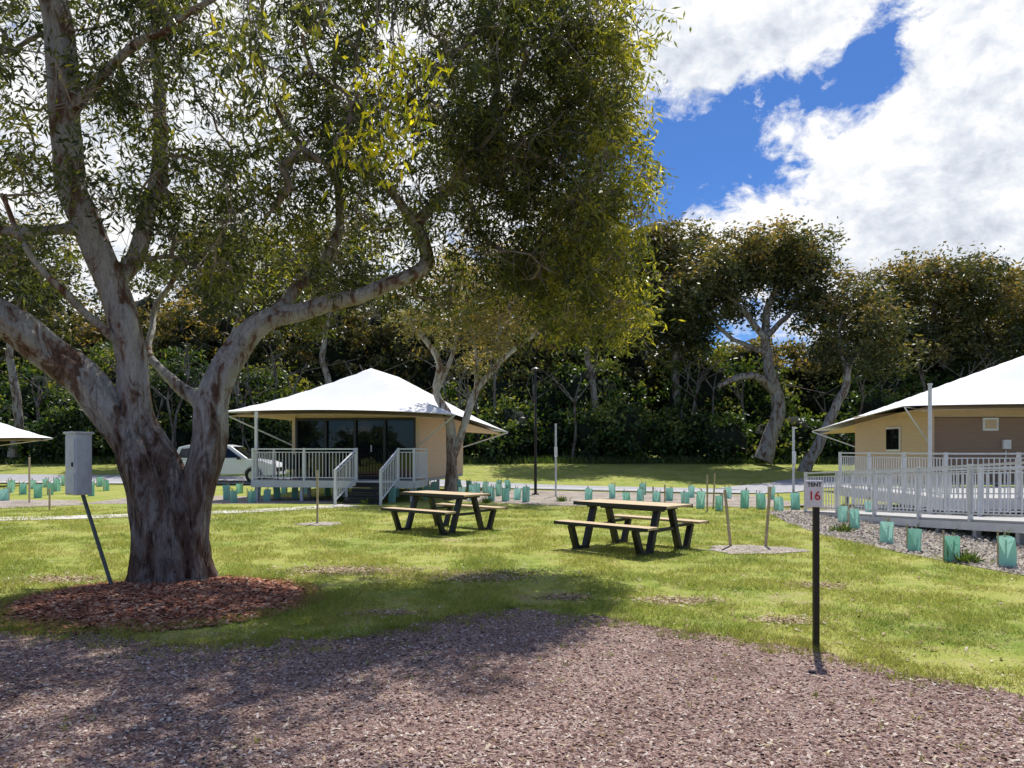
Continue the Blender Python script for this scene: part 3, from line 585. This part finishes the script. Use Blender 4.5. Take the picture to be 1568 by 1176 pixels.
railing(r,(9.78,16.78,.53),(9.78,22.2,.53),1.0,.12,first=1); railing(r,(9.78,16.78,.53),(18,16.78,.53),1.0,.12); railing(r,Rp[1],Rp[2],.98,.12,first=1)
r.build('ramp_railing',[GALV],rp)

# ------------------------------------------------------------------ picnic tables
def picnic(x,y,rz):
    e=empty('picnic_table',(x,y,0),rz); L=1.8
    t=MB()
    for i in range(5): t.box((0,-.30+.15*i,.735),(L,.14,.035),0)
    t.build('table_top',[WOOD],e,.004)
    for nme,sg in(('bench_seat_front',-1),('bench_seat_back',1)):
        b=MB(); 
        for k in(0,1): b.box((0,sg*(.66+.145*k),.44),(L,.138,.035),0)
        b.build(nme,[WOOD],e,.004)
    f=MB()
    for xx in(-.62,.62):
        f.box((xx,0,.69),(.08,.66,.05),0); 
        for sg in(-1,1):
            f.beam((xx,sg*.20,.67),(xx,sg*.42,.03),.085,.10,0,up=(1,0,0)); f.beam((xx,sg*.80,.40),(xx,sg*.66,.03),.085,.09,0,up=(1,0,0))
            f.box((xx,sg*.54,.025),(.095,.34,.05),0); f.box((xx,sg*.56,.395),(.07,.52,.045),0)
        f.box((xx,0,.36),(.06,.60,.05),0)
    f.beam((-.62,0,.66),(.62,0,.66),.05,.05,0); f.build('steel_frame',[BLK],e,.004)
    for nme,sg in(('edge_trim_front',-1),('edge_trim_back',1)):
        b=MB(); b.box((0,sg*.385,.725),(L,.02,.06),0); b.box((0,sg*.885,.432),(L,.02,.05),0); b.build(nme,[BLK],e)
picnic(1.95,12.15,math.radians(-44)); picnic(-1.36,15.0,math.radians(-40))

# ------------------------------------------------------------------ sign
sg=empty('campsite_sign',(2.45,6.0,0)); s=MB(); s.box((0,0,.58),(.044,.044,1.16),0); 
s.build('post',[BLK],sg,.004); s=MB(); s.box((-.028,-.03,1.255),(.135,.012,.215),0); s.build('sign_plate',[WPAINT],sg,.004)
def text(body,size,loc,mat,parent,name):
    c=bpy.data.curves.new(name,'FONT'); c.body=body; c.size=size; c.align_x='CENTER'; c.extrude=.001; c.offset=.0012
    o=bpy.data.objects.new(name+'_c',c); bpy.context.scene.collection.objects.link(o); bpy.context.view_layer.update()
    me=bpy.data.meshes.new_from_object(o.evaluated_get(bpy.context.evaluated_depsgraph_get())); bpy.data.objects.remove(o)
    me.materials.clear(); me.materials.append(mat); m=link(bpy.data.objects.new(name,me),parent); m.location=loc; m.rotation_euler=(math.pi/2,0,0)
text('TENT',.046,(-.028,-.0385,1.312),BLKL,sg,'tent_lettering'); text('16',.10,(-.028,-.0385,1.205),REDL,sg,'number_lettering')
s=MB()
for z in (.45,.62,.80,.9): s.cyl((0,-.023,z),(0,-.026,z),.006,m=0,n=8)
s.build('screw_heads',[DARK],sg)
# ------------------------------------------------------------------ meter box
mbx=empty('power_meter_box'); s=MB(); c=P(118,711,8.8); s.box((c[0]+.02,c[1],c[2]),(.21,.2,.72),0,math.radians(-28)); s.box((c[0]+.02,c[1],c[2]+.37),(.25,.24,.03),0,math.radians(-28))
s.build('cabinet',[BOXG],mbx,.012); s=MB(); rz=math.radians(-28); ax=np.array([math.cos(rz),math.sin(rz),0]);fy=np.array([math.sin(rz),-math.cos(rz),0])
q=c+[.02,0,0]+fy*.105; s.box(tuple(q+[0,0,.14]),(.17,.012,.36),0,rz); s.box(tuple(q+[0,0,-.22]),(.17,.012,.24),0,rz); s.box(tuple(q+ax*.06+[0,0,.0]+fy*.01),(.02,.02,.05),1,rz); s.build('doors',[BOXG,BLK],mbx,.004)
s=MB(); a=P(125,752,8.8); b=P(196,896,9.0); s.cyl(a,(b[0],b[1]-.35,0),.022,m=0); s.build('leaning_pole',[GREEN],mbx)
# ------------------------------------------------------------------ poles, stakes, guards
e=empty('lamp_post',(P(820,0,27)[0],27,0)); s=MB(); s.cyl((0,0,0),(0,0,4.5),.055,.04); s.box((0,0,.02),(.25,.25,.04),0); s.build('pole',[BLK],e)
s=MB(); s.cyl((0,0,4.5),(0,0,4.56),.13,.16); s.cyl((0,0,4.56),(0,0,4.62),.16,.05); s.build('lamp_head',[BLK],e)
for u,vt,y in((851,650,26),(1215,655,21.5)):
    a=P(u,vt,y); s=MB(); s.cyl((a[0],y,0),(a[0],y,a[2]),.035,n=10,m=0); s.box((a[0],y-.045,a[2]*.62),(.11,.02,.35),1); s.cyl((a[0],y,a[2]),(a[0],y,a[2]+.03),.045,n=10,m=0); s.build('service_pole',[GALV,WPAINT])
a=P(1424,590,19); s=MB(); s.cyl((a[0],19,.5),(a[0],19,a[2]),.045,n=12,m=0); s.cyl((a[0],19,a[2]),(a[0],19,a[2]+.05),.06,n=12,m=0); s.build('service_pole',[GALV])
def stake(u,vb,vt,lean=0):
    y=EYE*F/(vb-690); a=P(u,vb,y); h=(vb-vt)/F*y; s=MB(); s.beam((a[0],y,-.02),(a[0]+lean,y,h),.038,.038,0); s.build('timber_stake',[STAKE])
for q in((486,803,720,0),(1119,838,750,-.1),(1172,838,745,.08),(1083,783,727,0),(1092,778,725,.05),(76,782,748,0),(45,770,700,0),(1018,775,742,0),(1000,772,745,0)): stake(*q)
def guard(x,y,h=.42,w=.24,rz=0):
    s=MB(); r=w/2; lean=random.uniform(-.03,.03); pts=[(x+r*math.cos(rz+k*2*math.pi/3),y+r*math.sin(rz+k*2*math.pi/3)) for k in range(3)]
    vs=[];fs=[];ring=[]
    for k in range(3):
        a=pts[k];b=pts[(k+1)%3]
        for t in(0,.33,.66): ring.append((a[0]+(b[0]-a[0])*t+random.uniform(-.008,.008),a[1]+(b[1]-a[1])*t))
    N_=len(ring)
    for z,o in((0,0),(h*.5,random.uniform(-.01,.01)),(h,lean)):
        for q in ring: vs.append((q[0]+o,q[1],z+(random.uniform(-.012,.012) if z==h else 0)))
    for l in(0,1):
        for k in range(N_): fs.append((l*N_+k,l*N_+(k+1)%N_,(l+1)*N_+(k+1)%N_,(l+1)*N_+k))
    s.add(vs,fs,0); s.beam((x-.02,y,0),(x+lean,y,h+.05),.02,.02,1); s.beam((pts[0][0],pts[0][1],0),(pts[0][0],pts[0][1],h+.08),.018,.018,1)
    for _ in range(14):
        a=random.random()*6.28; zz=random.uniform(h*.5,h+.1); s.add([(x,y,zz-.05),(x+.03*math.cos(a),y+.03*math.sin(a),zz),(x+.08*math.cos(a),y+.08*math.sin(a),zz+.04)],[(0,1,2)],2)
    o=s.build('tree_guard',[TEAL,STAKE,LEAFB])
    at=o.data.attributes.new('tint','FLOAT','FACE'); at.data.foreach_set('value',[random.random()]*len(o.data.polygons))
for u,v in((1359,832),(1402,845),(1459,860),(1541,868),(1310,810),(1290,800),(1330,790)): 
    y=EYE*F/(v-690); guard(P(u,v,y)[0],y,.38+random.uniform(-.03,.04),.24,random.random()*6)
us=[(350,765),(358,770),(365,757),(380,768),(395,760),(410,768),(425,764),(440,757),(455,766),(470,757),(500,762),(512,768),(610,760),(600,770),(655,764),(640,757),(668,756),(710,762),(722,768),(732,760),(740,757),(752,766),(765,760),(776,768),(790,764),(805,770),(640,752),(700,752),(716,750),(760,750),(780,752),
    (900,772),(935,764),(958,775),(985,770),(1008,774),(1030,766),(1050,775),(1075,780),(1106,782),(1140,776),(1166,780),(1193,782),(1220,778),(1240,776),(1060,764),(985,760),(1120,765),(1180,766),
    (20,748),(40,756),(52,750),(60,760),(72,746),(78,756),(84,750),(95,745),(102,756),(110,750),(120,742),(133,752),(142,760),(150,745),(165,752),(15,756),(5,765)]
for u,v in us:
    u+=random.uniform(-4,4); v+=random.uniform(-2.5,2.5); y=EYE*F/(v-690); guard(P(u,v,y)[0],y,.36+random.random()*.14,.27,random.random()*6)
for u,v in((705,758),(745,770),(860,768),(1000,778),(560,772),(520,768),(1290,815),(1480,862)):
    y=EYE*F/(v-690); c=P(u,v,y); n=160; d=rng.normal(size=(n,3)); d[:,2]=abs(d[:,2])+.5; V,Q=leafquads(np.repeat([[c[0],y,0]],n,0)+rng.normal(size=(n,3))*[.08,.08,.02],d,rng.uniform(.10,.26,n),.02)
    npmesh('native_grass_plant',V,Q,[LEAFB],tint=rng.random(n)*.5+.4)
# ------------------------------------------------------------------ parked car
car=empty('parked_car',(P(352,0,35.3)[0],35.3,gz(0,35.3)+.03),math.radians(-3))
def prism(prof,wlo,whi,zlo,zhi):
    vs=[];n=len(prof)
    for sg_ in(-1,1):
        for x,z in prof: vs.append((x,sg_*(wlo+(whi-wlo)*max(0,min(1,(z-zlo)/(zhi-zlo)))),z))
    return vs,[tuple(range(n)),tuple(range(n,2*n))[::-1]]+[(i,i+n,(i+1)%n+n,(i+1)%n) for i in range(n)]
s=MB(); body=[(-2.45,.42),(-2.5,.75),(-2.42,1.06),(-1.3,1.1),(1.05,1.12),(1.9,1.02),(2.35,.86),(2.46,.6),(2.4,.38)]+[(1.95,.36)]+[(1.52+.43*math.cos(a),.36+.43*math.sin(a)) for a in np.linspace(.1,3.04,9)]+[(-1.12,.36)]+[(-1.5+.43*math.cos(a),.36+.43*math.sin(a)) for a in np.linspace(.1,3.04,9)]
vs,fs=prism(body,.93,.84,.5,1.15); s.add(vs,fs,0); s.build('body',[CARP],car,.03)
s=MB(); cab=[(-2.36,1.08),(-2.15,1.66),(-1.7,1.76),(-.1,1.78),(.35,1.70),(1.2,1.12)]; vs,fs=prism(cab,.83,.66,1.1,1.78); s.add(vs,fs,0); s.build('cabin',[CARP],car,.03)
s=MB()
for pr in([(-2.12,1.16),(-1.98,1.58),(-1.2,1.64),(-1.2,1.16)],[(-1.12,1.16),(-1.12,1.64),(-.3,1.65),(-.3,1.16)],[(-.22,1.16),(-.22,1.65),(.2,1.62),(.88,1.16)]):
    vs,fs=prism(pr,.835,.69,1.1,1.78); s.add(vs,fs,0)
s.add([(1.22,-.72,1.14),(1.22,.72,1.14),(.42,.62,1.69),(.42,-.62,1.69)],[(0,1,2,3)],0); s.build('windows',[GLASS],car)
s=MB()
for x in(-1.5,1.52):
    for yy in(-.9,.9): s.cyl((x,yy-.11,.36),(x,yy+.11,.36),.36,n=28,m=0); s.cyl((x,yy-.125,.36),(x,yy+.125,.36),.21,n=14,m=1)
s.build('wheels',[TYRE,RIM],car); s=MB(); s.box((2.37,-.66,.83),(.12,.34,.13),0); s.box((2.37,.66,.83),(.12,.34,.13),0); s.box((-2.44,-.75,.95),(.1,.2,.2),1); s.box((2.44,0,.62),(.06,1.1,.2),2); s.box((.85,-1.0,1.15),(.12,.2,.14),2)
s.build('lamps_and_trim',[GALV,LAMPG,BLK],car,.01)

# ------------------------------------------------------------------ world
W_=bpy.data.worlds.new("World"); bpy.context.scene.world=W_; W_.use_nodes=True; nt=W_.node_tree; nt.nodes.clear()
EL=math.radians(62); AZ=math.radians(20)
out=nt.nodes.new('ShaderNodeOutputWorld'); sky=nt.nodes.new('ShaderNodeTexSky'); sky.sky_type='NISHITA'; sky.sun_disc=False; sky.sun_elevation=EL; sky.sun_rotation=AZ; sky.air_density=1.0; sky.dust_density=.3; sky.ozone_density=2.5
bg=nt.nodes.new('ShaderNodeBackground'); bg.inputs[1].default_value=.135
nt.links.new(mix(nt,1.0,sky.outputs[0],(.30,.50,.82),'MULTIPLY'),bg.inputs[0])
tc=nt.nodes.new('ShaderNodeTexCoord'); nrm=nt.nodes.new('ShaderNodeVectorMath'); nrm.operation='NORMALIZE'; nt.links.new(tc.outputs['Generated'],nrm.inputs[0]); D=nrm.outputs[0]
def field(vec):
    mp=nt.nodes.new('ShaderNodeMapping'); mp.inputs['Scale'].default_value=(1,1,1.4); mp.inputs['Location'].default_value=(.35,.2,.1); nt.links.new(vec,mp.inputs[0])
    f=M(nt,'ADD',M(nt,'MULTIPLY',ntex(nt,mp.outputs[0],9.0,12,.62,.3),.75),M(nt,'MULTIPLY',ntex(nt,mp.outputs[0],24,10,.65,.3),.45))
    f=M(nt,'SUBTRACT',f,.60); f=M(nt,'MULTIPLY',f,2.4)
    for u,v,r,w in((980,20,.10,.40),(1090,10,.10,.42),(1180,40,.09,.40),(1270,20,.06,.34),(1550,90,.10,.36),(1480,-10,.08,.36),(1400,10,.03,.2),(1565,200,.10,.36),(1490,320,.09,.36),(1080,350,.06,.44),(1180,375,.07,.46),(1300,385,.08,.42),(1420,390,.09,.4),(1560,380,.12,.36),(1240,215,.045,.36),(1185,205,.03,.30),(1310,240,.05,.34),(1400,205,.06,.34),(1330,330,.05,.32),(1440,270,.07,.3),
                    (1080,180,.09,-.36),(1150,270,.07,-.30),(1040,250,.07,-.25),(1200,140,.05,-.2),(1320,120,.065,-.34),(1345,50,.04,-.38),(100,250,.38,.42),(480,260,.28,.34),(400,-300,.5,.3),(700,60,.12,.14)):
        b=Vector(((u-784)/F,1,(690-v)/F)).normalized(); dm=nt.nodes.new('ShaderNodeVectorMath'); dm.operation='DISTANCE'; nt.links.new(vec,dm.inputs[0]); dm.inputs[1].default_value=b
        g=M(nt,'DIVIDE',dm.outputs['Value'],r); g=M(nt,'MULTIPLY',g,g); g=M(nt,'MULTIPLY',g,-1.0); g=M(nt,'EXPONENT',g); f=M(nt,'ADD',f,M(nt,'MULTIPLY',g,w))
    return M(nt,'SUBTRACT',f,.04)
f0=field(D); ad=nt.nodes.new('ShaderNodeVectorMath'); ad.operation='ADD'; ad.inputs[1].default_value=(.008,0,.022); nt.links.new(D,ad.inputs[0]); f1=field(ad.outputs[0])
mask=ramp(nt,f0,[(-.0,0.),(.10,.35),(.28,1.)])
lit=M(nt,'ADD',M(nt,'MULTIPLY',M(nt,'SUBTRACT',f0,f1),.8),.76); lit=M(nt,'ADD',lit,M(nt,'MULTIPLY',f0,-.22))
ccol=ramp(nt,lit,[(.25,(.58,.63,.72)),(.5,(.78,.82,.89)),(.72,(1.0,1.0,1.0))])
bg2=nt.nodes.new('ShaderNodeBackground'); nt.links.new(ccol,bg2.inputs[0]); bg2.inputs[1].default_value=1.05
ms=nt.nodes.new('ShaderNodeMixShader'); nt.links.new(mask,ms.inputs[0]); nt.links.new(bg.outputs[0],ms.inputs[1]); nt.links.new(bg2.outputs[0],ms.inputs[2]); nt.links.new(ms.outputs[0],out.inputs[0])
L=bpy.data.lights.new('sun','SUN'); L.energy=5.0; L.angle=math.radians(.53); L.color=(1,.965,.91); lo=link(bpy.data.objects.new('sun',L))
S=Vector((math.sin(AZ)*math.cos(EL),math.cos(AZ)*math.cos(EL),math.sin(EL))); lo.rotation_euler=S.to_track_quat('Z','Y').to_euler(); lo.location=(0,0,30)
cam=bpy.data.cameras.new('camera'); cam.lens=F/1568*36; cam.sensor_width=36; cam.shift_y=102/1568; cam.clip_end=3000; co=link(bpy.data.objects.new('camera',cam)); co.location=(0,0,EYE); co.rotation_euler=(math.pi/2,0,0)
sc=bpy.context.scene; sc.camera=co; sc.view_settings.view_transform='Standard'; sc.view_settings.look='None'; sc.view_settings.exposure=0
